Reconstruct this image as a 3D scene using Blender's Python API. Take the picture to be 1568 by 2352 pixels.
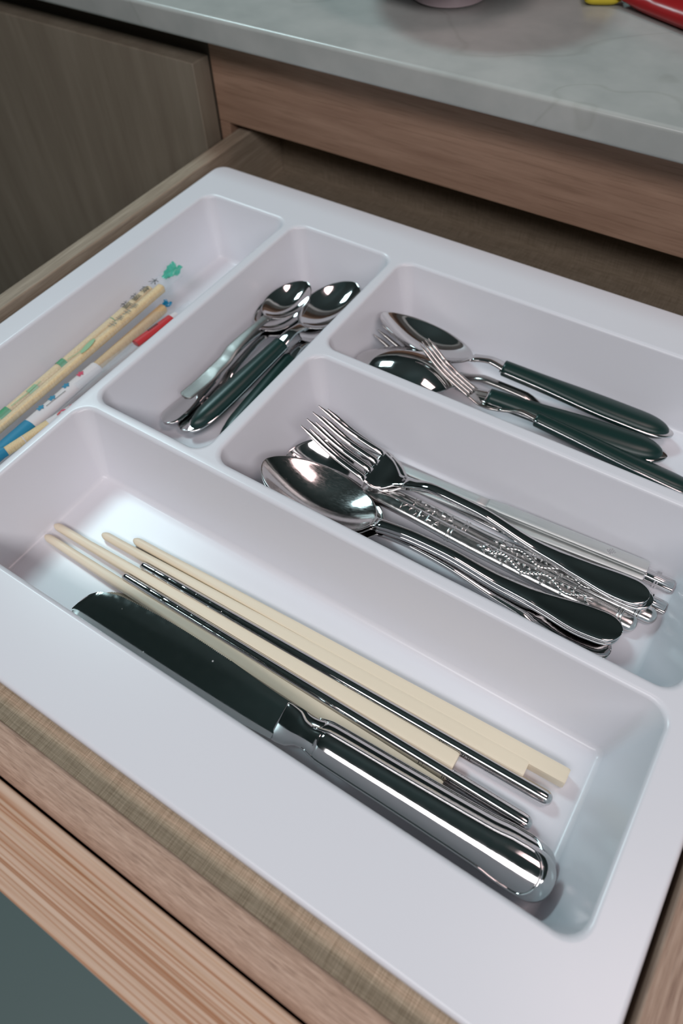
import bpy, bmesh, math, random
import numpy as np
from mathutils import Matrix, Vector

# ---------------------------------------------------------------- scene, camera, light
for o in list(bpy.data.objects): bpy.data.objects.remove(o)
SC = bpy.context.scene
COL = SC.collection
random.seed(7)

cam_d = bpy.data.cameras.new('camera')
cam = bpy.data.objects.new('camera', cam_d); COL.objects.link(cam)
cam_d.sensor_fit = 'VERTICAL'; cam_d.sensor_height = 36.0; cam_d.sensor_width = 24.0
cam_d.lens = 1638.5 / 2352 * 36.0
cam_d.clip_start = 0.02
cam_d.dof.use_dof = True; cam_d.dof.focus_distance = 0.328; cam_d.dof.aperture_fstop = 9.0
RX = Vector((0.83988427, 0.54194946, -0.02975215))
RY = Vector((0.42205502, -0.68657882, -0.59201274))
RZ = Vector((-0.34126818, 0.48466514, -0.80537925))
CAM = Vector((0.27093, -0.05717, 0.26985))
M = Matrix.Identity(4)
for i in range(3):
    M[i][0] = RX[i]; M[i][1] = -RY[i]; M[i][2] = -RZ[i]; M[i][3] = CAM[i]
cam.matrix_world = M
SC.camera = cam

SC.view_settings.view_transform = 'Standard'
SC.view_settings.look = 'None'
SC.view_settings.gamma = 1.0
SC.view_settings.use_curve_mapping = False
SC.view_settings.exposure = 0.20

W = bpy.data.worlds.new('world'); SC.world = W; W.use_nodes = True
W.node_tree.nodes['Background'].inputs[0].default_value = (0.30, 0.36, 0.38, 1)
W.node_tree.nodes['Background'].inputs[1].default_value = 0.25

def area(name, loc, target, sx, sy, power, color):
    d = bpy.data.lights.new(name, 'AREA'); d.shape = 'RECTANGLE'; d.size = sx; d.size_y = sy
    d.energy = power; d.color = color
    o = bpy.data.objects.new(name, d); COL.objects.link(o)
    o.location = loc
    v = (Vector(target) - Vector(loc)).normalized()
    x = Vector((1, 0, 0)); z = -v; x = (x - z * x.dot(z)).normalized(); y = z.cross(x)
    o.rotation_euler = Matrix((x, y, z)).transposed().to_euler()
    return o
# the long warm ceiling fixture in front of the drawer and the square cool panel high on the left
area('ceiling_fixture', (0.66, -0.62, 0.95), (0.30, 0.0, 0), 1.6, 0.30, 9.2, (1.0, 0.965, 0.985))
area('ceiling_panel', (-0.78, 0.46, 1.10), (0.05, 0.18, 0), 0.30, 0.30, 5.8, (0.68, 0.95, 1.0))
area('ceiling_lamp', (0.80, 0.25, 1.55), (0.80, 0.25, 0), 0.6, 0.4, 4.0, (1.0, 0.76, 0.76))

# ---------------------------------------------------------------- materials
def mat(name, base=(.8, .8, .8), rough=.5, metal=0.0, spec=.5):
    m = bpy.data.materials.new(name); m.use_nodes = True
    b = m.node_tree.nodes['Principled BSDF']
    b.inputs['Base Color'].default_value = (*base, 1); b.inputs['Roughness'].default_value = rough
    b.inputs['Metallic'].default_value = metal; b.inputs['Specular IOR Level'].default_value = spec
    return m
def nodes(m): return m.node_tree.nodes, m.node_tree.links, m.node_tree.nodes['Principled BSDF']
def tex(m, kind, scale=(1, 1, 1), **kw):
    N, L, b = nodes(m)
    co = N.new('ShaderNodeTexCoord'); mp = N.new('ShaderNodeMapping')
    mp.inputs['Scale'].default_value = scale
    L.new(co.outputs['Object'], mp.inputs[0])
    t = N.new(kind); L.new(mp.outputs[0], t.inputs['Vector'])
    for k, v in kw.items():
        if k in t.inputs: t.inputs[k].default_value = v
        else: setattr(t, k, v)
    return t
def ramp(m, sock, stops):
    N, L, b = nodes(m)
    r = N.new('ShaderNodeValToRGB'); L.new(sock, r.inputs[0])
    e = r.color_ramp.elements
    while len(e) < len(stops): e.new(.5)
    for i, (p, c) in enumerate(stops):
        e[i].position = p; e[i].color = (*c, 1) if len(c) == 3 else c
    return r.outputs[0]
def mix(m, a, b_, fac, blend='MIX'):
    N, L, b = nodes(m)
    x = N.new('ShaderNodeMix'); x.data_type = 'RGBA'; x.blend_type = blend
    for s, v in ((x.inputs[6], a), (x.inputs[7], b_), (x.inputs[0], fac)):
        if hasattr(v, 'links'): L.new(v, s)
        else: s.default_value = v if not isinstance(v, tuple) else (*v, 1)
    return x.outputs[2]
def bump(m, sock, strength, dist=.001):
    N, L, b = nodes(m)
    bp = N.new('ShaderNodeBump'); bp.inputs['Strength'].default_value = strength; bp.inputs['Distance'].default_value = dist
    L.new(sock, bp.inputs['Height']); L.new(bp.outputs[0], b.inputs['Normal'])
def base(m, sock): nodes(m)[1].new(sock, nodes(m)[2].inputs['Base Color'])
def fac(t): return t.outputs['Fac'] if 'Fac' in t.outputs else t.outputs[0]

PLASTIC = mat('tray_plastic', (.79, .795, .84), .28, 0, .45)
nodes(PLASTIC)[2].inputs['Subsurface Weight'].default_value = 0.0
t = tex(PLASTIC, 'ShaderNodeTexNoise', (1, 1, 1), Scale=260, Detail=2); bump(PLASTIC, fac(t), .012, .001)

def steel(name, col, r0, r1, sc=(1, 1, 1), nscale=300):
    m = mat(name, col, r0, 1.0)
    N, L, b = nodes(m)
    t = tex(m, 'ShaderNodeTexNoise', sc, Scale=nscale, Detail=3)
    mr = N.new('ShaderNodeMapRange'); mr.inputs['From Min'].default_value = .3; mr.inputs['From Max'].default_value = .75
    mr.inputs['To Min'].default_value = r0; mr.inputs['To Max'].default_value = r1
    L.new(fac(t), mr.inputs[0]); L.new(mr.outputs[0], b.inputs['Roughness'])
    return m
STEEL = steel('polished_steel', (.66, .65, .65), .045, .10)
SPOONSTEEL = steel('worn_steel', (.64, .62, .61), .07, .22, (1, 6, 1), 420)
SATIN = steel('satin_steel', (.72, .74, .73), .46, .56, (.2, 4, 4), 500)
BLADE = steel('blade_steel', (.60, .62, .61), .05, .12)
def spots():
    m = BLADE; N, L, b = nodes(m)
    t = tex(m, 'ShaderNodeTexVoronoi', (1, 1, 1), Scale=150)
    t2 = tex(m, 'ShaderNodeTexNoise', (1, 1, 1), Scale=70, Detail=2)
    a = ramp(m, t.outputs['Distance'], [(.055, (1, 1, 1)), (.085, (0, 0, 0))])
    c = ramp(m, fac(t2), [(.56, (0, 0, 0)), (.62, (1, 1, 1))])
    f_ = mix(m, a, c, 1.0, 'MULTIPLY')
    q = N.new('ShaderNodeMath'); q.operation = 'SUBTRACT'; q.inputs[0].default_value = 1; L.new(f_, q.inputs[1]); L.new(q.outputs[0], b.inputs['Metallic'])
spots()
GREEN = mat('green_handle_plastic', (.006, .030, .026), .33, 0, .45)
IVORY = mat('ivory_melamine', (.86, .755, .585), .42, 0, .4)
BLACK = mat('black_print', (.02, .02, .02), .6)
GREYINK = mat('grey_print', (.18, .18, .17), .6)

def wood(name, c0, c1, c2, sc, nscale, dash, rough=.55):
    m = mat(name, c0, rough, 0, .35)
    t = tex(m, 'ShaderNodeTexNoise', sc, Scale=nscale, Detail=5, Roughness=.62)
    c = ramp(m, fac(t), [(.30, c2), (.50, c0), (.68, c1)])
    sc2 = tuple(s * (1 if s == min(sc) else 2.4) for s in sc)
    t2 = tex(m, 'ShaderNodeTexNoise', sc2, Scale=nscale * 2.2, Detail=3)
    d = ramp(m, fac(t2), [(.36, dash), (.47, (1, 1, 1))])
    base(m, mix(m, c, d, 1.0, 'MULTIPLY'))
    bump(m, fac(t2), .15, .0006)
    return m
OAK = wood('oak_grain', (.50, .335, .25), (.61, .43, .335), (.40, .26, .19), (2.6, 60, 60), 26, (.50, .45, .42))
OAKY = wood('oak_grain_side', (.40, .27, .20), (.50, .36, .28), (.30, .19, .14), (26, 1.2, 26), 26, (.66, .62, .6))
SIDE = wood('drawer_side_wood', (.34, .27, .20), (.42, .34, .26), (.27, .21, .155), (30, 1.2, 30), 20, (.8, .78, .76))
FASCIA = wood('fascia_wood', (.36, .222, .152), (.42, .265, .185), (.30, .178, .12), (.8, 9, 9), 14, (.85, .84, .82))
DOORW = wood('door_wood', (.27, .225, .17), (.31, .26, .20), (.235, .19, .145), (5, 5, .5), 10, (.95, .94, .93))
PINE = mat('pine_grain', (.6, .4, .27), .5, 0, .3)
def pine():
    m = PINE; N, L, b = nodes(m)
    t = tex(m, 'ShaderNodeTexNoise', (2.2, 340, 340), Scale=1.0, Detail=1.5, Roughness=.5, Distortion=.25)
    t.inputs['Vector'].links[0].from_node.inputs['Rotation'].default_value = (0, 0, .010)
    t2 = tex(m, 'ShaderNodeTexNoise', (2.2, 150, 150), Scale=5, Detail=3)
    c = ramp(m, fac(t), [(.26, (.60, .41, .30)), (.37, (.38, .165, .075)), (.42, (.60, .40, .29)), (.50, (.64, .46, .35)), (.555, (.60, .40, .28)), (.58, (.36, .15, .065)), (.62, (.58, .37, .26)), (.72, (.65, .47, .36)), (.76, (.46, .235, .13)), (.80, (.64, .46, .35))])
    d = ramp(m, fac(t2), [(.36, (.80, .74, .68)), (.55, (1, 1, 1))])
    base(m, mix(m, c, d, .55, 'MULTIPLY'))
pine()
LINEN = mat('linen_board', (.25, .2, .14), .7, 0, .2)
LINEN_LIT = mat('lit_linen_board', (.25, .2, .14), .7, 0, .2)  # same linen as the back panel, light painted in as a brighter colour
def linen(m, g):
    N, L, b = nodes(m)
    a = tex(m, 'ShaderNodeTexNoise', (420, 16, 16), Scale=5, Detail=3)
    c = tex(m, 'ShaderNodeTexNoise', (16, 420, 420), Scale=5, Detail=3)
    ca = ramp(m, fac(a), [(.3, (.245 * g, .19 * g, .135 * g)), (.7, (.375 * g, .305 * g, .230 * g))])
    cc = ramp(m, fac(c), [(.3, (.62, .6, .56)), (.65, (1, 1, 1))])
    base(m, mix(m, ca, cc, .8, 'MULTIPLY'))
linen(LINEN, .85); linen(LINEN_LIT, 1.95)
QUARTZ = mat('quartz_counter', (.36, .38, .36), .25, 0, .5)
def quartz():
    m = QUARTZ; N, L, b = nodes(m)
    t = tex(m, 'ShaderNodeTexNoise', (1, 1, 1), Scale=5, Detail=3, Roughness=.5, Distortion=.6)
    v = ramp(m, fac(t), [(.490, (1, 1, 1)), (.497, (.87, .87, .85)), (.504, (1, 1, 1))])
    t2 = tex(m, 'ShaderNodeTexNoise', (1, 1, 1), Scale=40, Detail=3)
    c = ramp(m, fac(t2), [(.3, (.42, .44, .42)), (.7, (.50, .515, .49))])
    base(m, mix(m, c, v, .8, 'MULTIPLY'))
quartz()
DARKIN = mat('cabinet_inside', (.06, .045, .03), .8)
FLOORM = mat('floor_tile', (.19, .25, .245), .45)
WALLM = mat('wall_paint', (.22, .27, .27), .8)
CEILM = mat('ceiling_paint', (.32, .40, .40), .9)

# ---------------------------------------------------------------- helpers
def mesh(name, verts, faces, m, parent=None, smooth=True, wn=False):
    me = bpy.data.meshes.new(name); me.from_pydata([tuple(v) for v in verts], [], faces); me.update()
    bm = bmesh.new(); bm.from_mesh(me); bmesh.ops.remove_doubles(bm, verts=bm.verts, dist=1e-6)
    bmesh.ops.recalc_face_normals(bm, faces=bm.faces); bm.to_mesh(me); bm.free()
    if smooth:
        me.polygons.foreach_set('use_smooth', [True] * len(me.polygons))
    me.materials.append(m)
    o = bpy.data.objects.new(name, me); COL.objects.link(o)
    if parent: o.parent = parent
    if wn:
        md = o.modifiers.new('wn', 'WEIGHTED_NORMAL'); md.keep_sharp = True
    return o
def sharp(o, deg=35):
    o.data.set_sharp_from_angle(angle=math.radians(deg)); return o
def join(parts):
    V, F = [], []
    for v, f in parts:
        k = len(V); V += list(v); F += [tuple(i + k for i in q) for q in f]
    return V, F
def box(x0, x1, y0, y1, z0, z1):
    v = [(x, y, z) for x in (x0, x1) for y in (y0, y1) for z in (z0, z1)]
    return v, [(0, 1, 3, 2), (4, 6, 7, 5), (0, 4, 5, 1), (2, 3, 7, 6), (0, 2, 6, 4), (1, 5, 7, 3)]
def boxobj(name, x0, x1, y0, y1, z0, z1, m, parent=None, bev=.0008, seg=2):
    v, f = box(x0, x1, y0, y1, z0, z1)
    if parent is not None: l = parent.location; v = [(a - l.x, b - l.y, c - l.z) for a, b, c in v]
    o = mesh(name, v, f, m, parent, False)
    if bev:
        md = o.modifiers.new('bev', 'BEVEL'); md.width = bev; md.segments = seg
        o.data.polygons.foreach_set('use_smooth', [True] * len(o.data.polygons))
        w = o.modifiers.new('wn', 'WEIGHTED_NORMAL')
    return o
def loft(rings, cap0=True, cap1=True):
    n = len(rings[0]); V = [p for r in rings for p in r]; F = []
    for i in range(len(rings) - 1):
        for j in range(n):
            k = (j + 1) % n
            F.append((i * n + j, i * n + k, (i + 1) * n + k, (i + 1) * n + j))
    if cap0: F.append(tuple(range(n - 1, -1, -1)))
    if cap1: F.append(tuple(range((len(rings) - 1) * n, len(rings) * n)))
    return V, F
def interp(pts):
    xs = np.array([p[0] for p in pts], float); ys = np.array([p[1] for p in pts], float)
    d = np.zeros(len(xs)); h = np.diff(xs); s = np.diff(ys) / h
    d[0] = s[0]; d[-1] = s[-1]
    for i in range(1, len(xs) - 1):
        d[i] = 0 if s[i-1] * s[i] <= 0 else 2 * s[i-1] * s[i] / (s[i-1] + s[i])
    def f(x):
        i = int(np.clip(np.searchsorted(xs, x) - 1, 0, len(h) - 1)); t = min(max((x - xs[i]) / h[i], 0), 1)
        return ((2*t**3 - 3*t**2 + 1) * ys[i] + (t**3 - 2*t**2 + t) * h[i] * d[i] + (-2*t**3 + 3*t**2) * ys[i+1] + (t**3 - t**2) * h[i] * d[i+1])
    return f
def tag(o, label, cat, group=None):
    o['label'] = label; o['category'] = cat
    if group: o['group'] = group
    return o
def thing(name, label, cat, loc=(0, 0, 0), group=None):
    o = bpy.data.objects.new(name, None); COL.objects.link(o); o.location = loc; o.empty_display_size = .01
    return tag(o, label, cat, group)
def struct(name, x0, x1, y0, y1, z0, z1, m):
    o = boxobj(name, x0, x1, y0, y1, z0, z1, m, None, 0); o['kind'] = 'structure'; return o
def dup(root, label, group=None):
    r = root.copy(); COL.objects.link(r); r['label'] = label
    if group: r['group'] = group
    for ch in list(root.children):
        c = ch.copy(); COL.objects.link(c); c.parent = r
        for g in list(ch.children):
            d = g.copy(); COL.objects.link(d); d.parent = c
    return r
def aim(root, a, b, A, B, roll=0.0):
    """lay a thing down: its own points a, b (in its x-z plane) go to A, B in the room; roll about that axis in degrees"""
    a, b, A, B = (Vector(p) for p in (a, b, A, B))
    u = b - a; k = (B - A).length / u.length
    ux = u.normalized(); uy = Vector((0, 1, 0)); uz = ux.cross(uy)
    wx = (B - A).normalized(); up = Vector((0, 0, 1)); wy = up.cross(wx).normalized(); wz = wx.cross(wy)
    q = Matrix.Rotation(math.radians(roll), 3, wx)
    wy = q @ wy; wz = q @ wz
    R = Matrix((wx, wy, wz)).transposed() @ Matrix((ux, uy, uz))
    root.rotation_euler = R.to_euler(); root.scale = (k, k, k)
    root.location = A - R @ (a * k)
    return root

# ---------------------------------------------------------------- the room
FZ = -0.80
struct('floor', -1.9, 2.2, -2.0, 2.6, FZ - .1, FZ, FLOORM)
struct('ceiling', -1.9, 2.2, -2.0, 2.6, 1.60, 1.70, CEILM)
struct('wall_left', -2.0, -1.9, -2.0, 2.6, FZ, 1.6, WALLM)
struct('wall_right', 2.2, 2.3, -2.0, 2.6, FZ, 1.6, WALLM)
struct('wall_back', -1.9, 2.2, 2.6, 2.7, FZ, 1.6, WALLM)
struct('wall_front', -1.9, 2.2, -2.1, -2.0, FZ, 1.6, WALLM)

# ---------------------------------------------------------------- kitchen unit
CT = 0.0925
c = boxobj('countertop', -.75, .95, .335, .98, .0757, CT, QUARTZ, None, .0028, 3)
tag(c, 'pale grey veined stone countertop with a rounded front edge above the open drawer', 'countertop')
unit = thing('drawer_cabinet', 'brown wooden cabinet body with a plain rail above the pulled out drawer', 'cabinet', (.13, .365, FZ))
boxobj('rail', -.1222, .62, .365, .383, .0092, .0756, FASCIA, unit)
boxobj('stile', -.1222, -.1128, .3652, .383, FZ + .1, .0091, FASCIA, unit, .0004)
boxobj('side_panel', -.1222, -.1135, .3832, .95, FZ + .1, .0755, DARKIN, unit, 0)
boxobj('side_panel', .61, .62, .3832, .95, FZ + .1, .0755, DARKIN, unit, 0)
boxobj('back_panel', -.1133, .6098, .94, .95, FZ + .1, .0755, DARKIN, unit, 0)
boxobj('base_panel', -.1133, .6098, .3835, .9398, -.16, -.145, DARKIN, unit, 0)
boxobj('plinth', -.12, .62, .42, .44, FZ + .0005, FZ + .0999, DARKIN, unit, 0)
side = thing('door_cabinet', 'brown wooden cabinet with a closed flat door left of the drawer', 'cabinet', (-.43, .365, FZ))
boxobj('door', -.72, -.1228, .347, .3645, FZ + .11, .0548, DOORW, side, .001)
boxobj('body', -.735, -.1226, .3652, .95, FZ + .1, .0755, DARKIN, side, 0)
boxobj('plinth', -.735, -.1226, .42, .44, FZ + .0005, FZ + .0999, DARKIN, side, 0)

# ---------------------------------------------------------------- drawer
DT = 0.003
dr = thing('drawer', 'open wooden kitchen drawer with striped pine front, holding a white cutlery tray', 'drawer', (.12, .17, -.13))
boxobj('side_panel', -.1108, -.0988, -.0500, .43, -.125, DT, SIDE, dr, .0012)
boxobj('side_panel', .3370, .3640, -.0500, .43, -.125, DT, OAKY, dr, .0012)
boxobj('back_panel', -.0986, .3368, .4075, .4195, -.125, -.010, LINEN, dr, .0006)
boxobj('bottom', -.0986, .3368, -.0500, .4073, -.056, -.0440, LINEN, dr, 0)
boxobj('filler_board', -.0984, .3366, -.0500, -.0300, -.0200, -.0095, LINEN_LIT, dr, .0004)
# inner front board: outer top edge rounded over
def prism_x(prof, x0, x1):
    return loft([[(x0, y, z) for y, z in prof], [(x1, y, z) for y, z in prof]])
prof = [(-.0502, -.125), (-.0502, DT - .0014)] + [(-.0516 + .0014 * math.cos(a), DT - .0014 + .0014 * math.sin(a)) for a in np.linspace(0.2, math.pi / 2, 5)]
prof += [(-.0580 + .0068 * math.cos(a), DT - .0068 + .0068 * math.sin(a)) for a in np.linspace(math.pi / 2, math.pi * .97, 9)] + [(-.0648, -.125)]
v, f = prism_x(prof, -.1108, .3640); l = dr.location
o = mesh('inner_front', [(a - l.x, b - l.y, c_ - l.z) for a, b, c_ in v], f, OAK, dr); sharp(o, 40)
o = boxobj('front_panel', -.1200, .3720, -.0915, -.0657, -.15, DT - .004, PINE, dr, .0012, 3)
o['label'] = 'pale pine front board with orange grain stripes'

# ---------------------------------------------------------------- cutlery tray
def rrect(x0, x1, y0, y1, r, n=7):
    P = []
    for cx, cy, a0 in ((x1 - r, y1 - r, 0), (x0 + r, y1 - r, 90), (x0 + r, y0 + r, 180), (x1 - r, y0 + r, 270)):
        for i in range(n):
            a = math.radians(a0 + 90 * i / (n - 1)); P.append((cx + r * math.cos(a), cy + r * math.sin(a)))
    return P
TX0, TX1, TY0, TY1 = -.0938, .3350, -.0392, .3273
TD = .0405; FRONTK = .45; DRAFT = .0125; FR = .0026; FF = .0040
COMP = dict(
    side=(-.0752, -.0072, .0000, .2906),
    teaspoon=(.0013, .0752, .1003, .2906),
    middle=(.0835, .3158, .1003, .1908),
    back=(.0835, .3158, .1996, .2906),
    front=(.0000, .3158, .0000, .0925))
def build_tray():
    V, F = [], []
    loops = []
    def addring(pts, z):
        k = len(V); V.extend((x, y, z) for x, y in pts); return list(range(k, k + len(pts)))
    def bridge(a, b):
        n = len(a)
        for i in range(n): F.append((a[i], a[(i + 1) % n], b[(i + 1) % n], b[i]))
    # outer edge
    prev = None
    for i, a in enumerate(np.linspace(0, math.pi / 2, 5)):
        off = .0022 * math.sin(a) - .0022; z = -.0022 * (1 - math.cos(a))
        r = addring(rrect(TX0 - off, TX1 + off, TY0 - off, TY1 + off, .0095 + off), z)
        if prev: bridge(prev, r)
        else: loops.append(r)
        prev = r
    r = addring(rrect(TX0, TX1, TY0, TY1, .0095), -.0055); bridge(prev, r)
    th = math.atan(DRAFT / TD)       # wall leans in by this from the vertical
    for n_, (x0, x1, y0, y1) in COMP.items():
        prev = None; R0 = .0090
        prof = []
        for a in np.linspace(0, math.pi / 2 - th, 6):
            prof.append((FR * math.sin(a) - FR, -FR * (1 - math.cos(a))))
        o0, z0 = prof[-1]
        # floor fillet
        zf = -TD; a1 = math.pi / 2 - th
        fil = [(FF * math.sin(a), FF * (1 - math.cos(a))) for a in np.linspace(a1, 0, 6)]
        zc = zf + fil[0][1]
        o1 = o0 + (z0 - zc) * math.tan(th)
        prof.append((o1, zc))
        for fx, fz in fil[1:]:
            prof.append((o1 + fil[0][0] - fx, zf + fz))
        for off, z in prof:
            rr = max(R0 - off * .45, .003)
            r = addring(rrect(x0 + off, x1 - off, y0 + off * (1 if off < 0 else FRONTK), y1 - off, rr), z)
            if prev: bridge(prev, r)
            else: loops.append(r)
            prev = r
        F.append(tuple(prev))
    me = bpy.data.meshes.new('cutlery_tray'); me.from_pydata(V, [], F)
    bm = bmesh.new(); bm.from_mesh(me); bm.verts.ensure_lookup_table()
    E = []
    for lp in loops:
        for i in range(len(lp)):
            e = bm.edges.get((bm.verts[lp[i]], bm.verts[lp[(i + 1) % len(lp)]])); E.append(e)
    g = bmesh.ops.triangle_fill(bm, use_beauty=True, use_dissolve=False, edges=E, normal=(0, 0, 1))
    bmesh.ops.recalc_face_normals(bm, faces=bm.faces)
    up = sum(f_.normal.z for f_ in bm.faces)
    if up < 0: bmesh.ops.reverse_faces(bm, faces=bm.faces)
    bm.to_mesh(me); bm.free()
    me.polygons.foreach_set('use_smooth', [True] * len(me.polygons)); me.materials.append(PLASTIC)
    o = bpy.data.objects.new('cutlery_tray', me); COL.objects.link(o)
    s = o.modifiers.new('shell', 'SOLIDIFY'); s.thickness = .0020; s.offset = -1
    w = o.modifiers.new('wn', 'WEIGHTED_NORMAL'); w.weight = 100
    return o
tray = build_tray()
tag(tray, 'white plastic cutlery tray with five compartments fitted in the wooden drawer', 'tray')
FLOOR = -TD

# ---------------------------------------------------------------- cutlery makers
def section(s, w, z, th, dish, nu=13, sq=6):
    """closed ring of a flattened bar: u across, dish sinks the middle"""
    U = [-math.cos(math.pi * i / (nu - 1)) for i in range(nu)]
    top, bot = [], []
    for u in U:
        t = th * .5 * math.sqrt(max(1 - abs(u) ** sq, 0)) + th * .06
        m_ = z - dish * (1 - u * u)
        top.append((s, u * w / 2, m_ + t)); bot.append((s, u * w / 2, m_ - t))
    return top + bot[::-1]
def bar(stations, nu=13, sq=6):
    return loft([section(*q, nu=nu, sq=sq) for q in stations])
def cosp(a, b, n):      # points bunched at both ends
    return [a + (b - a) * (1 - math.cos(math.pi * i / (n - 1))) / 2 for i in range(n)]
def endround(s, L, r, p=2.0):
    d = (s - (L - r)) / r
    return 1.0 if d <= 0 else max((1 - min(d, 1) ** p) ** (1 / p), .02)
def bowl_part(Lb, Wd, D, neck, egg=.12, th=.0013, tilt=0.0, twist=0.0):
    st = []
    for s in cosp(0.00015, Lb + .004, 42):
        v = 2 * s / Lb - 1
        e = max(1 - v * v, 0)
        we = Wd * math.sqrt(e) * (1 + egg * v * .8)
        nk = neck * max(0, min(1, (s / Lb - .72) / .28)) ** .7
        w = (we ** 3 + nk ** 3) ** (1 / 3)
        st.append((s, max(w, .0004), 0.0006 * max(0, v) ** 6 + tilt * max(0, 1 - s / Lb), th, D * e))
    V, F = bar(st, 17, 8)
    c, q = math.cos(math.radians(twist)), math.sin(math.radians(twist))
    return [(x, y * c - z * q, y * q + z * c) for x, y, z in V], F
def spoon(name, label, group, L=.2, Lb=.068, Wd=.042, D=.0085, arch=.0055, endw=.0150, drop=-.004, bm_=None, hm=None, endr=.010, nw=1.0, tilt=0.0, twist=0.0):
    r = thing(name, label, 'spoon', group=group)
    bm_ = bm_ or STEEL; hm = hm or STEEL
    v, f = bowl_part(Lb, Wd, D, .0075, tilt=tilt, twist=twist); mesh('bowl', v, f, bm_, r)
    wf = interp([(Lb, .0078), (Lb + .010, .0062), (Lb + .03, .0058 * nw), (L * .62, .0068 * nw), (L * .80, .0110), (L * .92, endw), (L, endw * .97)])
    zf = interp([(Lb - .002, .0003), (Lb + .010, arch * .72), (Lb + .020, arch), (Lb + .04, arch * .72), (L * .70, drop * .75), (L * .85, drop), (L, drop + .0018)])
    st = []
    for s in list(np.linspace(Lb + .001, L - endr, 34)) + list(L - endr + endr * np.sin(np.linspace(.12, math.pi / 2, 12))):
        st.append((s, wf(s) * endround(s, L, endr, 2.2), zf(s), .0022 if s > Lb + .015 else .0024, (.0006 if s > L * .8 else -.0004)))
    v, f = bar(st, 13, 5); mesh('handle', v, f, hm, r)
    return r
def fork(name, label, group, L=.195, Lt=.0405, Wd=.0245, nt=4, head=.0165, endw=.0160, drop=-.004, up=.019, m=None):
    m = m or STEEL
    r = thing(name, label, 'fork', group=group)
    N0 = Lt + head
    zf = interp([(0, up), (Lt * .5, up * .42), (Lt, up * .08), (N0 - .006, -.0026), (N0 + .006, .0004), (N0 + .020, .0052), (N0 + .045, .0046), (L * .72, drop * .8), (L * .86, drop), (L, drop + .0018)])
    hw = interp([(Lt - .003, Wd), (Lt + head * .35, Wd * .97), (Lt + head * .68, Wd * .70), (N0, .0085), (N0 + .012, .0060), (N0 + .03, .0058), (L * .66, .0068), (L * .82, .0112), (L * .93, endw), (L, endw * .97)])
    st = [(s, hw(s), zf(s), .0019, .0010 * max(0, 1 - (s - Lt) / head)) for s in np.linspace(Lt, N0 + .004, 22)]
    v, f = bar(st, 13, 5); mesh('head', v, f, m, r)
    st = []
    for s in list(np.linspace(N0 + .002, L - .010, 32)) + list(L - .010 + .010 * np.sin(np.linspace(.12, math.pi / 2, 12))):
        st.append((s, hw(s) * endround(s, L, .010, 2.2), zf(s), .0023, (.0006 if s > L * .8 else -.0004)))
    v, f = bar(st, 13, 5); mesh('handle', v, f, m, r)
    pitch = Wd / nt
    tw = pitch * .62
    for k in range(nt):
        yc = (k - (nt - 1) / 2) * (Wd - tw) / (nt - 1)
        rings = []
        for s in list(np.linspace(Lt + .0015, .006, 14)) + [.003, .0014, .0005, .0001]:
            t_ = s / Lt
            w = tw * (.62 + .38 * t_) * (1 if s > .006 else max(.18, s / .006) ** .6)
            th = .0017 * (1 if s > .006 else max(.25, s / .006))
            sp = 1 - .16 * (1 - t_)
            ring = [(s, yc * sp + y, z) for (_, y, z) in section(s, w, zf(s), th, 0, 7, 3)]
            rings.append(ring)
        v, f = loft(rings); mesh('tine', v, f, m, r)
    return r
def green_handle(r, s0, L, z0, z1, w0=.0095, w1=.0142, hk=1.38):
    """oval dark green grip over a steel tang that shows along its underside and at the tail"""
    zf = lambda s: z0 + (z1 - z0) * (s - s0) / (L - s0)
    wf = interp([(s0, w0), (s0 + .02, w0 * 1.12), (s0 + (L - s0) * .65, w1), (L, w1 * .98)])
    w1 = w1
    rings = []
    Le = L - .0026
    for s in [s0, s0 + .0004] + list(np.linspace(s0 + .002, Le - .018, 24)) + list(Le - .018 + .018 * np.sin(np.linspace(.1, math.pi / 2, 12))):
        k = (.90 if s == s0 else 1.0) * endround(s, Le, .018, 2.0)
        w = wf(s) * k; h = hk * (.0066 + .0018 * (s - s0) / (L - s0)) * (.9 if s == s0 else 1) * endround(s, Le, .018, 2.6)
        rings.append([(s, w / 2 * math.cos(a), zf(s) + h * .5 * math.sin(a)) for a in np.linspace(0, 2 * math.pi, 21)[:-1]])
    v, f = loft(rings); mesh('grip', v, f, GREEN, r)
    st = []
    for s in list(np.linspace(s0 - .001, L - .018, 22)) + list(L - .018 + .018 * np.sin(np.linspace(.1, math.pi / 2, 12))):
        st.append((s, wf(s) * 1.025 * endround(s, L, .018, 2.0), zf(s), .0020, 0))
    v, f = bar(st, 11, 4); o = mesh('tang', v, f, STEEL, r); o['label'] = 'steel tang under the grip'
def green_spoon(name, label, group, L=.187, Lb=.064, Wd=.043, D=.0105, s0=.083, w1=.0186, tilt=0.0, twist=0.0):
    r = thing(name, label, 'spoon', group=group)
    v, f = bowl_part(Lb, Wd, D, .0085, tilt=tilt, twist=twist); mesh('bowl', v, f, STEEL, r)
    zf = interp([(Lb - .002, .0003), (Lb + .006, .0026), (Lb + .012, .0036), (s0 + .004, .0016)])
    wf = interp([(Lb, .0088), (Lb + .008, .0072), (s0, .0090), (s0 + .004, .0092)])
    st = [(s, wf(s), zf(s), .0022, -.0003) for s in np.linspace(Lb + .001, s0 + .003, 16)]
    v, f = bar(st, 11, 5); mesh('neck', v, f, STEEL, r)
    green_handle(r, s0, L, .0016, -.0038, .0108, w1)
    return r
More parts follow.
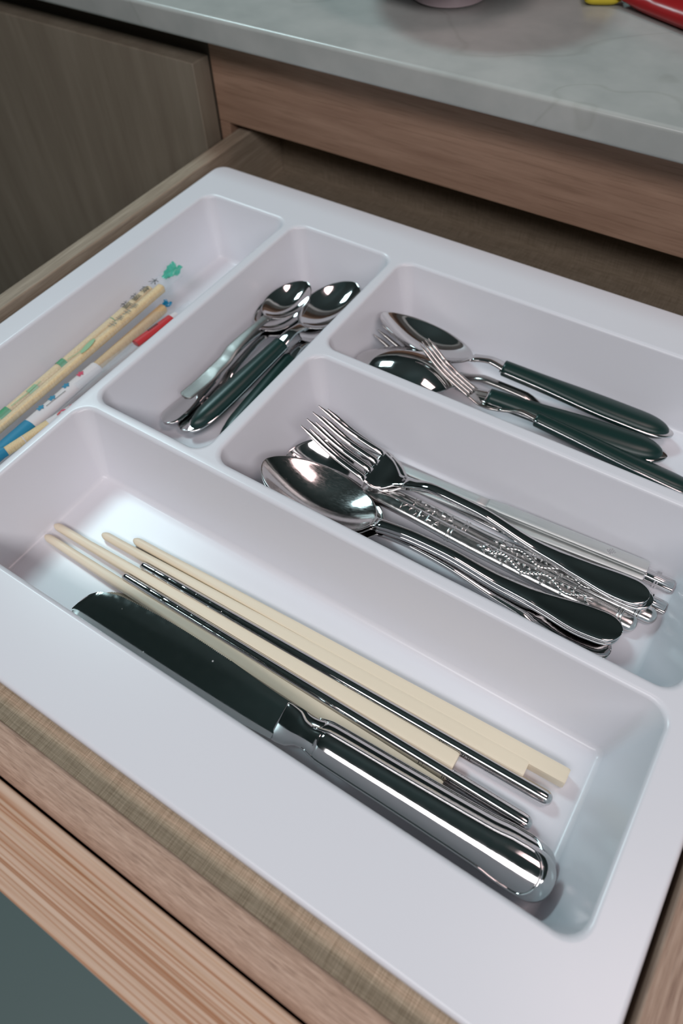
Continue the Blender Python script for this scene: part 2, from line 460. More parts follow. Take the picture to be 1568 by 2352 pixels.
def green_fork(name, label, group, L=.187, s0=.083):
    r = thing(name, label, 'fork', group=group)
    Lt, head, Wd = .040, .018, .0215; N0 = Lt + head
    zf = interp([(0, .0220), (Lt * .5, .0105), (Lt, .0030), (N0 - .003, -.0012), (N0 + .008, .0010), (N0 + .016, .0034), (s0 + .004, .0024)])
    hw = interp([(Lt - .003, Wd), (Lt + head * .35, Wd * .97), (Lt + head * .7, Wd * .66), (N0, .0090), (N0 + .012, .0072), (s0 + .004, .0092)])
    v, f = bar([(s, hw(s), zf(s), .0019, .001 * max(0, 1 - (s - Lt) / head)) for s in np.linspace(Lt, N0 + .003, 18)], 13, 5); mesh('head', v, f, SATIN2, r)
    v, f = bar([(s, hw(s), zf(s), .0022, -.0003) for s in np.linspace(N0 + .002, s0 + .003, 14)], 11, 5); mesh('neck', v, f, SATIN2, r)
    tw = .0036
    for k in range(4):
        yc = (k - 1.5) * (Wd - tw) / 3; rings = []
        for s in list(np.linspace(Lt + .0015, .006, 12)) + [.003, .0014, .0005, .0001]:
            t_ = s / Lt
            w = tw * (.62 + .38 * t_) * (1 if s > .006 else max(.18, s / .006) ** .6)
            rings.append([(s, yc + y, z) for (_, y, z) in section(s, w, zf(s), .0018 * (1 if s > .006 else max(.25, s / .006)), 0, 7, 3)])
        v, f = loft(rings); mesh('tine', v, f, SATIN2, r)
    green_handle(r, s0, L, .0024, -.0038, .0108, .0182)
    return r
SATIN2 = steel('dull_steel', (.52, .50, .48), .16, .26)

# ---------------------------------------------------------------- front compartment: chopsticks and knives
def ivory_stick(label):
    L = .239; rings = []
    for s in [0, .0006, .0016, .003] + list(np.linspace(.006, L - .0012, 30)) + [L - .0006, L]:
        t_ = s / L
        w = .0044 + (.0074 - .0044) * min(1, t_ * 1.15)
        e = 2 + 5 * min(1, max(0, (t_ - .1) / .3))           # round tip, square tail
        k = 1 if .003 <= s <= L - .0012 else (.45 + .55 * math.sin(min(1, s / .003) * math.pi / 2) if s < .003 else (.93 if s == L else .985))
        ring = []
        for a in np.linspace(0, 2 * math.pi, 33)[:-1]:
            ca, sa = math.cos(a), math.sin(a)
            rr = (abs(ca) ** e + abs(sa) ** e) ** (-1 / e)
            ring.append((s, k * w / 2 * rr * ca, k * w / 2 * rr * sa))
        rings.append(ring)
    v, f = loft(rings)
    o = mesh('chopstick', v, f, IVORY); sharp(o, 50)
    return tag(o, label, 'chopstick', 'ivory plastic chopsticks')
def lay(o, L, A, B): return aim(o, (0, 0, 0), (L, 0, 0), A, B)
s1 = ivory_stick('ivory plastic chopstick nearest the knife blade, partly under its edge')
lay(s1, .239, (0.01542, 0.03254, -0.03780), (0.25280, 0.02840, -0.03660))
for lab, A, B in (
    ('ivory plastic chopstick lying between the two steel chopsticks', (0.01453, 0.04029, -0.03780), (0.25330, 0.04214, -0.03660)),
    ('ivory plastic chopstick just behind the rear steel chopstick', (0.04071, 0.04945, -0.03780), (0.27930, 0.05476, -0.03660)),
    ('ivory plastic chopstick farthest from the knife, its square tail furthest right', (0.05750, 0.05556, -0.03780), (0.29493, 0.06067, -0.03660))):
    o = s1.copy(); COL.objects.link(o); o['label'] = lab; lay(o, .239, A, B)
def steel_stick(label):
    r = thing('steel_chopstick', label, 'chopstick', group='steel chopsticks in the front compartment')
    L = .221
    rf = interp([(0, .0019), (.02, .0022), (.10, .0029), (.19, .0033), (L, .0033)])
    rings = []; A = np.linspace(0, 2 * math.pi, 25)[:-1]
    grooves = [.010 + .0085 * i for i in range(7)]
    S = [0, .0003, .0012] + list(np.linspace(.003, L - .004, 40))
    for g in grooves: S += [g - .0005, g, g + .0005]
    for s in sorted(S):
        r_ = rf(s) * (.55 if s == 0 else .85 if s < .001 else 1)
        if any(abs(s - g) < 1e-6 for g in grooves): r_ -= .000035
        rings.append([(s, r_ * math.cos(a), r_ * math.sin(a)) for a in A])
    for t_ in np.linspace(.15, 1, 8):
        a_ = t_ * math.pi / 2; s = L - .004 + .004 * math.sin(a_)
        r_ = max(rf(L) * math.cos(a_) ** .7, .0006)
        rings.append([(s, r_ * math.cos(a), r_ * math.sin(a)) for a in A])
    v, f = loft(rings); o = mesh('shaft', v, f, STEEL, r)
    # small engraved black marks on the tail
    P = []
    rr = random.Random(3)
    for k, s in enumerate((.172, .183, .194)):
        for i in range(5):
            a0 = -.95; ds = (i - 2) * .00085
            h = rr.uniform(.18, .34)
            q = []
            for (s_, a_) in ((s + ds, a0 - h), (s + ds + .0004, a0 - h), (s + ds + .0004, a0 + h), (s + ds, a0 + h)):
                R_ = rf(s_) + .00006; q.append((s_, R_ * math.sin(a_), R_ * math.cos(a_)))
            P.append((q, [(0, 1, 2, 3)]))
    v, f = join(P); mesh('engraving', v, f, BLACK, r, False)['label'] = 'black engraved marks'
    return r
m1 = steel_stick('round steel chopstick nearer the knife, ringed tip and rounded tail')
lay(m1, .221, (0.07021, 0.03535, -0.03450), (0.29055, 0.03609, -0.03680))
m2 = dup(m1, 'round steel chopstick farther from the knife, ringed tip and rounded tail')
lay(m2, .221, (0.07351, 0.04497, -0.03450), (0.29350, 0.04921, -0.03680))

def table_knife(label):
    r = thing('table_knife', label, 'knife', group='steel table knives')
    L = .2440; Lb = .1180; Lq = .1310
    # blade: spine on -y, serrated belly on +y; lies flat
    top = interp([(0, -.0068), (.0012, -.0012), (.0035, .0034), (.009, .0076), (.022, .0106), (.05, .0117), (.075, .0112), (.10, .0095), (.112, .0088), (Lb, .0086)])
    spine = interp([(0, -.0068), (.002, -.0090), (.02, -.0098), (.06, -.0105), (.10, -.0100), (Lb, -.0090)])
    rings = []
    S = [0, .0004, .001, .002, .0035] + list(np.linspace(.005, .085, 161)) + list(np.linspace(.088, Lb, 12))
    for i, s in enumerate(S):
        y0, y1 = spine(s), top(s)
        if .006 < s < .084: y1 -= .00042 * (i % 2)
        h = .0009 if s > .003 else .0006
        ring = []
        for t_ in (0, .08, .3, .6, .8, .93, 1.0):
            y = y0 + (y1 - y0) * t_; hh = h * (1 if t_ < .8 else (1 - (t_ - .8) / .2 * .85)); hh *= .75 if t_ == 0 else 1
            ring.append((s, y, hh))
        rings.append(ring + [(a, b, -c_) for a, b, c_ in ring[::-1]])
    ca, sa = math.cos(math.radians(-8)), math.sin(math.radians(-8))
    rings = [[(a, b * ca - c_ * sa, b * sa + c_ * ca) for a, b, c_ in q] for q in rings]
    v, f = loft(rings); o = mesh('blade', v, f, BLADE, r); sharp(o, 25)
    # bolster: collar that narrows then swells to the handle
    wf = interp([(Lb - .001, .0172), (Lb + .0006, .0176), (Lb + .006, .0165), (Lb + .0105, .0118), (Lb + .013, .0112), (Lb + .019, .0132)])
    hf = interp([(Lb - .001, .0034), (Lb + .0006, .0042), (Lb + .006, .0060), (Lb + .0105, .0070), (Lb + .013, .0074), (Lb + .019, .0092)])
    cf = interp([(Lb - .001, -.0004), (Lb + .013, -.0002), (Lb + .019, 0)])
    def oval(s, w, h, c_, e=2.6, n=32):
        q = []
        for a in np.linspace(0, 2 * math.pi, n + 1)[:-1]:
            ca, sa = math.cos(a), math.sin(a); rr = (abs(ca) ** e + abs(sa) ** e) ** (-1 / e)
            q.append((s, c_ + w / 2 * rr * ca, h / 2 * rr * sa))
        return q
    v, f = loft([oval(s, wf(s), hf(s), cf(s)) for s in np.linspace(Lb - .001, Lb + .0195, 26)]); mesh('bolster', v, f, STEEL, r)
    H0 = Lb + .018
    ww = interp([(H0, .0128), (H0 + .004, .0148), (H0 + .04, .0160), (H0 + .08, .0182), (L - .02, .0202), (L, .0205)])
    hh = interp([(H0, .0090), (H0 + .006, .0102), (H0 + .05, .0112), (L - .02, .0122), (L, .0122)])
    rings = []
    for s in list(np.linspace(H0, L - .011, 34)) + list(L - .011 + .011 * np.sin(np.linspace(.08, math.pi / 2, 16))):
        k = endround(s, L, .011, 2.3); rings.append(oval(s, ww(s) * k, hh(s) * max(k, .05) ** .8, 0, 2.25))
    v, f = loft(rings); mesh('handle', v, f, STEEL, r)
    # raised thread that frames the top panel and runs round the tail
    for sg in (1, -1):
        path = []
        Ss = list(np.linspace(H0 - .004, L - .013, 40))
        def hz(s, y):
            w = (ww(s) if s >= H0 else wf(s)) ; h = (hh(s) if s >= H0 else hf(s)); e = 2.25
            u = min(abs(y) / (w / 2), .999); return h / 2 * (1 - u ** e) ** (1 / e)
        edge = [(s, (ww(s) if s >= H0 else wf(s)) / 2 * .86) for s in Ss]
        for s, y in edge: path.append((s, y, sg * hz(s, y)))
        yE = edge[-1][1]; sE = edge[-1][0]
        for a in np.linspace(0, math.pi, 19)[1:-1]:
            s = sE + .0068 * math.sin(a); y = yE * math.cos(a)
            path.append((s, y, sg * hz(min(s, L - .004), y) * (1 if s < L - .009 else .985)))
        for s, y in edge[::-1]: path.append((s, -y, sg * hz(s, y)))
        rings = []
        for i, p in enumerate(path):
            p = Vector(p); d = (Vector(path[min(i + 1, len(path) - 1)]) - Vector(path[max(i - 1, 0)])).normalized()
            n1 = d.cross(Vector((0, 0, 1))).normalized(); n2 = n1.cross(d)
            rings.append([tuple(p + .00065 * (n1 * math.cos(a) + n2 * math.sin(a))) for a in np.linspace(0, 2 * math.pi, 9)[:-1]])
        v, f = loft(rings); mesh('handle_border', v, f, STEEL, r)
    return r
k1 = table_knife('polished steel table knife on top, lying along the front wall of the tray')
aim(k1, (0, -.0068, 0), (.244, -.0068, 0), (.0730, .0048, -.0190), (0.30499, 0.01082, -0.02650), roll=22)
k2 = dup(k1, 'polished steel table knife underneath, only its rear edge and tail showing')
aim(k2, (0, 0, 0), (.244, 0, 0), (0.06298, 0.01774, -0.03950), (0.30560, 0.01965, -0.03400)); k2.location.y += .0030; k2.location.x -= .0010

# ---------------------------------------------------------------- middle compartment
S1 = spoon('tablespoon', 'large steel tablespoon at the front of the middle compartment, scratched bowl facing up', None, L=.2005, Lb=.068, Wd=.044, D=.0110, arch=.0030, endw=.0185, tilt=.010, twist=-10, bm_=SPOONSTEEL)
aim(S1, (0, 0, .010), (.2005, 0, -.0022), (0.09806, 0.11912, -0.01400), (0.29075, 0.13340, -0.03100), roll=-6)
g_ = 'steel tablespoons stacked in the middle compartment'
S1['group'] = g_
S1b = dup(S1, 'steel tablespoon nested directly under the scratched front spoon', g_); S1b.location.z -= .0026; S1b.location.y -= .0004
S1c = dup(S1, 'lowest steel tablespoon of the front stack, dark handle end sticking out below', g_)
aim(S1c, (0, 0, .010), (.2005, 0, -.0022), S1.location + Vector((.0050, .0060, .0030)), (0.29024, 0.12546, -0.03850), roll=0)

KSTEEL = steel('embossed_steel', (.70, .70, .69), .14, .24)
def korean_spoon(label):
    r = thing('long_spoon', label, 'spoon', group='long spoons with embossed handles')
    L = .2150; Lb = .052
    v, f = bowl_part(Lb, .044, .0085, .0080, .05); mesh('bowl', v, f, STEEL, r)
    wf = interp([(Lb, .0082), (Lb + .012, .0086), (L * .52, .0096), (L * .8, .0104), (L, .0098)])
    zf = interp([(Lb - .002, .0003), (Lb + .010, .0016), (Lb + .03, .0012), (L * .6, -.0024), (L, -.0040)])
    rings = []
    for s in list(np.linspace(Lb + .001, L - .0045, 40)) + list(L - .0045 + .0045 * np.sin(np.linspace(.1, math.pi / 2, 8))):
        k = endround(s, L, .0045, 2.2); w = wf(s) * k; h = .0030 * max(k, .2)
        q = [(s, w / 2 * math.cos(a), zf(s) + h * math.sin(a) ** .8) for a in np.linspace(0, math.pi, 12)]
        q += [(s, w / 2 * math.cos(a), zf(s) + .0006 * math.sin(a)) for a in np.linspace(math.pi, 2 * math.pi, 6)[1:-1]]
        rings.append(q)
    v, f = loft(rings); mesh('handle', v, f, KSTEEL, r)
    # double rings round the handle
    P = []
    for s0 in (.1085, .1105, .2045, .2062):
        rg = []
        for ds, dr_ in ((-.0006, -.0001), (-.0003, .0005), (.0003, .0005), (.0006, -.0001)):
            s = s0 + ds; w = wf(s) / 2 + dr_
            rg.append([(s, w * math.cos(a), zf(s) + (.0030 + dr_) * math.sin(a) ** .8) for a in np.linspace(0, math.pi, 12)] + [(s, 0, zf(s) - .0002)])
        v, f = loft(rg); mesh('ring', v, f, KSTEEL, r)
    # embossed word
    cu = bpy.data.curves.new('t', 'FONT'); cu.body = 'KOREA'; cu.size = .0068; cu.extrude = .0006; cu.align_x = 'CENTER'; cu.align_y = 'CENTER'; cu.space_character = 1.25
    to = bpy.data.objects.new('t', cu); COL.objects.link(to)
    dg = bpy.context.evaluated_depsgraph_get(); me = bpy.data.meshes.new_from_object(to.evaluated_get(dg))
    bpy.data.objects.remove(to)
    vs = []
    for q in me.vertices:
        s = .0905 + q.co.x; y = q.co.y; w = wf(s) / 2
        vs.append((s, y, zf(s) + .0030 * max(1 - (y / w) ** 2, 0) ** .4 + q.co.z * 1.1))
    fs = [tuple(p.vertices) for p in me.polygons]
    mesh('embossed_word', vs, fs, KSTEEL, r, False)
    # embossed dragon: a scaled body winding along the handle with a head, claws and a forked tail
    P = []
    def blob(s, y, a, b, c_, rot=0):
        w = wf(s) / 2; z0 = zf(s) + .0030 * max(1 - min(abs(y) / w, 1) ** 2, 0) ** .4 - .0001
        Vv = []; Ff = []; nu_, nv_ = 8, 4
        for i in range(nv_ + 1):
            ph = math.pi / 2 * i / nv_
            for j in range(nu_):
                th_ = 2 * math.pi * j / nu_
                lx, ly = a * math.cos(ph) * math.cos(th_), b * math.cos(ph) * math.sin(th_)
                Vv.append((s + lx * math.cos(rot) - ly * math.sin(rot), y + lx * math.sin(rot) + ly * math.cos(rot), z0 + c_ * math.sin(ph)))
        for i in range(nv_):
            for j in range(nu_):
                k = (j + 1) % nu_; Ff.append((i * nu_ + j, i * nu_ + k, (i + 1) * nu_ + k, (i + 1) * nu_ + j))
        P.append((Vv, Ff))
    n = 30
    for i in range(n):
        s = .1345 + .052 * i / (n - 1); y = .0021 * math.sin(i * .46)
        blob(s, y, .0018, .0016 - .0008 * i / n, .0010, .3 * math.cos(i * .46))
    for i in range(16):
        s = .137 + .0031 * i; y = -.0017 * math.sin((s - .1345) / .052 * 30 * .46)
        for a in (-.6, .1, .8): blob(s, y + .0006 * a, .0013, .00035, .0007, a + .5 * (-1) ** i)
    for i in range(9):
        s = .1365 + .0055 * i; y = .0032 * (-1) ** i
        blob(s, y, .0008, .0006, .0008)
    blob(.1310, .0008, .0030, .0021, .0012); blob(.1275, .0002, .0017, .0010, .0010); blob(.1305, .0030, .0019, .0004, .0008, .6); blob(.1305, -.0018, .0019, .0004, .0008, -.6)
    for a in (-.5, 0, .5): blob(.1890, .0016 * a * 2, .0028, .0005, .0008, a)
    v, f = join(P); mesh('embossed_dragon', v, f, KSTEEL, r)
    return r
K1 = korean_spoon('long round bowled steel spoon whose embossed handle reads KOREA, crossing under the forks')
aim(K1, (0, 0, 0), (.215, 0, -.0035), (.0950, .1430, -.0325), (0.29570, 0.14401, -0.03650), roll=12)
K2 = dup(K1, 'long embossed steel spoon lying right behind the KOREA spoon, under the fork necks')
aim(K2, (0, 0, 0), (.215, 0, -.0035), (.0985, .1465, -.0340), (0.30241, 0.15399, -0.03800), roll=4)

F1 = fork('table_fork', 'upper steel four tined fork, its tines crossing over the dark spoon bowl', None)
aim(F1, (0, 0, .019), (.195, 0, -.0022), (0.10543, 0.15302, -0.00500), (0.29479, 0.15441, -0.02650), roll=0)
F1['group'] = 'nested steel forks'
F2 = dup(F1, 'lower steel four tined fork nested just beneath the upper fork', 'nested steel forks')
aim(F2, (0, 0, .019), (.195, 0, -.0022), (0.10890, 0.15587, -0.00800), (0.29732, 0.15468, -0.02950), roll=0)

def flat_stick(label, ornate=False):
    r = thing('flat_chopstick', label, 'chopstick', group='flat steel chopsticks')
    L = .215
    wf = interp([(0, .0034), (.03, .0060), (.118, .0074), (.124, .0084), (.15, .0086), (L, .0088)]) if not ornate else interp([(0, .0030), (.07, .0042), (.118, .0052), (.124, .0078), (.15, .0082), (L, .0086)])
    st = [(s, wf(s), 0, .0026 if s > .121 else .0020, 0) for s in [0, .0004] + list(np.linspace(.002, .116, 14))]
    v, f = bar(st, 9, 8); mesh('tip', v, f, STEEL if ornate else SATIN, r)
    st = [(s, wf(s) * (1 if s < L - .0006 else .94), 0, .0030, -.0001) for s in [.115, .118, .121, .1235, .126] + list(np.linspace(.13, L - .0008, 12)) + [L]]
    v, f = bar(st, 11, 14); o = mesh('handle', v, f, SATIN if not ornate else STEEL, r); sharp(o, 40)
    if not ornate:
        o['label'] = 'brushed satin handle'
        P = []; c0 = L - .0225
        for i in range(6):
            a = i * math.pi / 3
            P.append(box(c0 + .0019 * math.cos(a) - .0006, c0 + .0019 * math.cos(a) + .0006, .0019 * math.sin(a) - .0006, .0019 * math.sin(a) + .0006, .0014, .00185))
        # lozenge emblem of slanted strokes
        P = []
        for k in range(-2, 3):
            h = .0024 - abs(k) * .0008
            q = [(c0 + k * .0011 - .0003, -h, .0014), (c0 + k * .0011 + .0003, -h, .0014), (c0 + k * .0011 + .0009, h, .0014), (c0 + k * .0011 + .0003, h, .0014)]
            P.append((q + [(a, b, .0019) for a, b, _ in q], [(4, 5, 6, 7), (0, 1, 5, 4), (1, 2, 6, 5), (2, 3, 7, 6), (3, 0, 4, 7)]))
        v, f = join(P); mesh('emblem', v, f, STEEL, r, False)
    else:
        P = []
        for s in (L - .0085, L - .0100, L - .0160):
            v, f = box(s - .0004, s + .0004, -.0046, .0046, -.0018, .0022); mesh('ring', v, f, STEEL, r, False)
        rg = []
        for s, k in ((L - .018, .8), (L - .0165, 1), (L - .0165 + .0165 * .96, 1), (L - .0002, .8)):
            rg.append([(s, .0030 * k * math.cos(a), .0008 + .0022 * k * math.sin(a)) for a in np.linspace(0, math.pi, 9)])
        v, f = loft(rg); mesh('end_rod', v, f, STEEL, r)
    return r
C1 = flat_stick('flat steel chopstick with a lozenge emblem on its satin handle, rearmost in the middle compartment')
lay(C1, .215, (0.11045, 0.16399, -0.03250), (0.28913, 0.17354, -0.03100))
C2 = flat_stick('flat satin steel chopstick lying just in front of the one with the emblem')
for ch in list(C2.children):
    if ch.name.startswith('emblem'): bpy.data.objects.remove(ch)
lay(C2, .215, (0.11399, 0.15823, -0.03750), (0.28914, 0.17109, -0.03450))
C3 = flat_stick('flat steel chopstick with a ringed end poking out farthest right behind the forks', True)
lay(C3, .215, (0.11589, 0.17363, -0.03850), (0.30359, 0.17500, -0.03850))
C4 = dup(C3, 'flat steel chopstick with a ringed end poking out between fork and KOREA spoon ends', None)
lay(C4, .215, (0.11942, 0.16344, -0.03900), (0.30423, 0.16141, -0.03880))

# ---------------------------------------------------------------- back compartment: green handled cutlery
G1 = green_spoon('tablespoon', 'rearmost green handled steel tablespoon, bowl facing up against the back left corner', None, Lb=.0625, tilt=.009, twist=-8)
gg = 'green handled tablespoons'
G1['group'] = gg
aim(G1, (0, 0, .009), (.187, 0, -.0038), (0.09030, 0.25173, -0.01200), (0.27233, 0.26753, -0.03300), roll=-12)
G2 = dup(G1, 'green handled steel tablespoon lying face down, its rounded back showing', gg)
aim(G2, (0, 0, .009), (.187, 0, -.0038), (0.09283, 0.21928, -0.02250), (0.27451, 0.24536, -0.03200), roll=180); G2.location.y += .0020; G2.location.z += .0015
GF = green_fork('table_fork', 'nearest green handled steel fork, tines lying across the green spoons', None)
aim(GF, (0, 0, .022), (.187, 0, -.0038), (0.12808, 0.23645, -0.00500), (0.29895, 0.23387, -0.03450), roll=-28)
GG = fork('table_fork', 'small dull steel fork mostly hidden under the face down spoon, tine tips sticking out left', None, L=.165, Lt=.038, Wd=.0215, head=.0165, endw=.0110, up=.014, m=SATIN2)
aim(GG, (0, 0, .014), (.165, 0, -.0022), (0.09183, 0.24832, -0.01900), (0.25282, 0.25352, -0.03900), roll=0)

# ---------------------------------------------------------------- teaspoon compartment
def teaspoon(name, label, **k): return spoon(name, label, 'steel teaspoons', L=.140, Lb=.047, Wd=.031, D=.0070, arch=.0022, drop=-.0022, **k)
T1 = teaspoon('teaspoon', 'top steel teaspoon with a square ended flat handle, leaning on the teaspoon pile', endw=.0105, endr=.0030, nw=1.5, bm_=STEEL, hm=steel('brushed_steel', (.34, .33, .32), .42, .52))
aim(T1, (0, 0, 0), (.140, 0, -.0022), (0.02738, 0.26166, -0.01800), (0.02214, 0.14200, -0.02600), roll=0)
T2 = teaspoon('teaspoon', 'steel teaspoon with a broad rounded handle end, under the square ended teaspoon', endw=.0140, endr=.0080, hm=STEEL)
aim(T2, (0, 0, 0), (.140, 0, -.0022), (0.02605, 0.26049, -0.02250), (0.01851, 0.12561, -0.03500), roll=0)
T3 = dup(T2, 'lowest steel teaspoon, its handle end peeping out beside the green handle')
aim(T3, (0, 0, 0), (.140, 0, -.0022), (0.02570, 0.25959, -0.02550), (0.02827, 0.12841, -0.03850), roll=0)
T4 = green_spoon('teaspoon', 'green handled steel teaspoon beside the steel teaspoons, bowl facing up', 'green handled teaspoons', L=.152, Lb=.050, Wd=.033, D=.007, s0=.071, w1=.0138)
aim(T4, (0, 0, 0), (.152, 0, -.0038), (0.05404, 0.27948, -0.02000), (0.03431, 0.12830, -0.03500), roll=0)
T5 = dup(T4, 'green handled steel teaspoon wedged below against the divider, mostly hidden', 'green handled teaspoons')
aim(T5, (0, 0, 0), (.152, 0, -.0038), (.0505, .2700, -.0300), (0.05470, 0.13285, -0.03660), roll=0)

# ---------------------------------------------------------------- side compartment: wrapped bamboo chopsticks
BAMBOO = wood('bamboo', (.80, .62, .36), (.86, .70, .44), (.70, .50, .27), (60, 60, 1.5), 14, (.93, .91, .88))
BAMBOO2 = wood('tan_bamboo', (.70, .49, .26), (.76, .56, .32), (.62, .40, .20), (60, 60, 1.5), 14, (.93, .91, .88))
PAPER = mat('white_paper', (.74, .70, .71), .7)
GREENINK = mat('green_print', (.05, .30, .13), .55)
PALEGREEN = mat('pale_green_print', (.28, .48, .27), .55)
BLUEINK = mat('blue_print', (.01, .22, .38), .55)
PINKINK = mat('pink_print', (.62, .05, .12), .55)
REDINK = mat('red_label', (.58, .030, .035), .45)
BROWNINK = mat('brown_print', (.10, .035, .02), .6)
def film(name, col, alpha):
    m = bpy.data.materials.new(name); m.use_nodes = True; N = m.node_tree.nodes; L = m.node_tree.links; N.clear()
    o = N.new('ShaderNodeOutputMaterial'); t = N.new('ShaderNodeBsdfTransparent'); t.inputs[0].default_value = (*col, 1)
    p = N.new('ShaderNodeBsdfPrincipled'); p.inputs['Base Color'].default_value = (*col, 1); p.inputs['Roughness'].default_value = .18
    mx = N.new('ShaderNodeMixShader'); mx.inputs[0].default_value = alpha
    L.new(t.outputs[0], mx.inputs[1]); L.new(p.outputs[0], mx.inputs[2]); L.new(mx.outputs[0], o.inputs[0])
    return m
FILM = film('clear_film', (.96, .97, .98), .10)
GREENFILM = film('green_film', (.12, .62, .46), .6)
BLUEFILM = film('blue_film', (.01, .25, .45), .8)

def stickm(r, name, L, y, z, w, m, taper=.8, e=3.0, x0=0):
    rings = []
    for s in [0, .0006] + list(np.linspace(.002, L - .002, 12)) + [L - .0005, L]:
        k = (taper + (1 - taper) * s / L) * (.85 if s in (0, L) else 1)
        rings.append([(x0 + s, y + k * w / 2 * (abs(math.cos(a)) ** (2 / e)) * math.copysign(1, math.cos(a)), z + k * w / 2 * (abs(math.sin(a)) ** (2 / e)) * math.copysign(1, math.sin(a))) for a in np.linspace(0, 2 * math.pi, 17)[:-1]])
    # local axis is x; bamboo grain uses the z stretch, so turn the mesh by building along z
    v, f = loft(rings); return mesh(name, v, f, m, r)
def tube(r, name, x0, x1, yc, zc, wy, wz, m, jit=0.0, seed=1, flat0=False, flat1=False, n=28, sides=20):
    rr = random.Random(seed); rings = []
    for i in range(n):
        t_ = i / (n - 1); x = x0 + (x1 - x0) * t_
        fl = 1.0
        if flat1: fl = min(fl, max(.12, min(1, (1 - t_) / .12)))
        if flat0: fl = min(fl, max(.12, min(1, t_ / .12)))
        rings.append([(x, yc + wy / 2 * (1 + (1 - fl) * .25) * math.cos(a) * (1 + rr.uniform(-jit, jit)), zc + wz / 2 * fl * math.sin(a) * (1 + rr.uniform(-jit, jit)) + (rr.uniform(-jit, jit) * wz * .5 * (1 - fl))) for a in np.linspace(0, 2 * math.pi, sides + 1)[:-1]])
    v, f = loft(rings, False, False); return mesh(name, v, f, m, r)
def crumple(r, name, x0, x1, yc, zc, w, h, m, seed):
    rr = random.Random(seed); V = []; F = []; n, k = 9, 7
    for i in range(n):
        for j in range(k):
            t_, u = i / (n - 1), j / (k - 1) - .5
            V.append((x0 + (x1 - x0) * t_ + rr.uniform(-.0008, .0008), yc + u * w * (.6 + .6 * t_) + rr.uniform(-.0006, .0006), zc + h * math.sin(u * 9 + t_ * 5) * (.3 + t_) + rr.uniform(-.0008, .0008)))
    for i in range(n - 1):
        for j in range(k - 1): F.append((i * k + j, i * k + j + 1, (i + 1) * k + j + 1, (i + 1) * k + j))
    return mesh(name, V, F, m, r)
def glyph(r, txt, s, y, size, z, m, name='printed_character', rot=0):
    cu = bpy.data.curves.new('g', 'FONT'); cu.body = txt; cu.size = size; cu.align_x = 'CENTER'; cu.align_y = 'CENTER'
    to = bpy.data.objects.new('g', cu); COL.objects.link(to)
    dg = bpy.context.evaluated_depsgraph_get(); me = bpy.data.meshes.new_from_object(to.evaluated_get(dg)); bpy.data.objects.remove(to)
    ca, sa = math.cos(rot), math.sin(rot)
    return mesh(name, [(s + q.co.x * ca - q.co.y * sa, y + q.co.x * sa + q.co.y * ca, z) for q in me.vertices], [tuple(p.vertices) for p in me.polygons], m, r, False)
def decal(r, name, pts, m, zf):
    """a printed patch: polygon laid on the wrapper, draped by height function zf(x, y)"""
    return mesh(name, [(x, y, zf(x, y)) for x, y in pts], [tuple(range(len(pts)))], m, r, False)
def ellipse(cx, cy, a, b, rot=0, n=14):
    return [(cx + a * math.cos(t_) * math.cos(rot) - b * math.sin(t_) * math.sin(rot), cy + a * math.cos(t_) * math.sin(rot) + b * math.sin(t_) * math.cos(rot)) for t_ in np.linspace(0, 2 * math.pi, n + 1)[:-1]]
def band(r, name, x0, x1, yc, zc, wy, wz, m): return tube(r, name, x0, x1, yc, zc, wy, wz, m, n=6)

# pair in clear film with green print.  local x runs back along the compartment, y to the left
w1 = thing('wrapped_chopsticks', 'pale bamboo chopsticks in a clear wrapper with green print and black characters, leftmost', 'chopsticks', group='wrapped bamboo chopsticks in the side compartment')
stickm(w1, 'chopstick', .200, .0032, 0, .0063, BAMBOO); stickm(w1, 'chopstick', .206, -.0038, 0, .0068, BAMBOO)
tube(w1, 'wrapper', -.01, .226, 0, 0, .0150, .0076, FILM, .05, 5, False, True, 40)
crumple(w1, 'wrapper_end', .214, .231, .001, .002, .010, .0025, GREENFILM, 4)
zt = lambda x, y: .0041 - 8 * y * y
for i, ch in enumerate('\u798f\u798f\u98df\u6728'):
    glyph(w1, ch, .172 + .0108 * i, .0030 - .0002 * i, .0082, .0043, BLACK, rot=-1.57)
for i, ch in enumerate('\u5b50\u624b\u5b50\u624b'):
    glyph(w1, ch, .150 + .0080 * i, -.0036, .0068, .0043, GREYINK, rot=-1.57)
decal(w1, 'printed_leaf', ellipse(.124, -.0036, .0085, .0021, .12), PALEGREEN, zt)
band(w1, 'printed_band', .0990, .1052, .0032, 0, .0078, .0070, GREENINK)
band(w1, 'printed_band', .0680, .0760, .0012, .0002, .0062, .0074, PALEGREEN)
band(w1, 'printed_band', .0405, .0500, .0026, 0, .0086, .0074, GREENINK)
band(w1, 'printed_band', .1560, .1568, .0032, 0, .0070, .0066, GREENINK)
decal(w1, 'printed_stem', [(.052, .0002), (.066, -.0006), (.080, -.0001), (.080, .0004), (.066, .0001), (.052, .0008)], PALEGREEN, zt)
decal(w1, 'printed_stem', [(.106, -.0010), (.114, -.0030), (.119, -.0030), (.119, -.0025), (.114, -.0024), (.106, -.0004)], PALEGREEN, zt)
aim(w1, (.05, .003, 0), (.20, .003, 0), (-0.05791, 0.07953, -0.02350), (-0.05755, 0.20383, -0.01850))

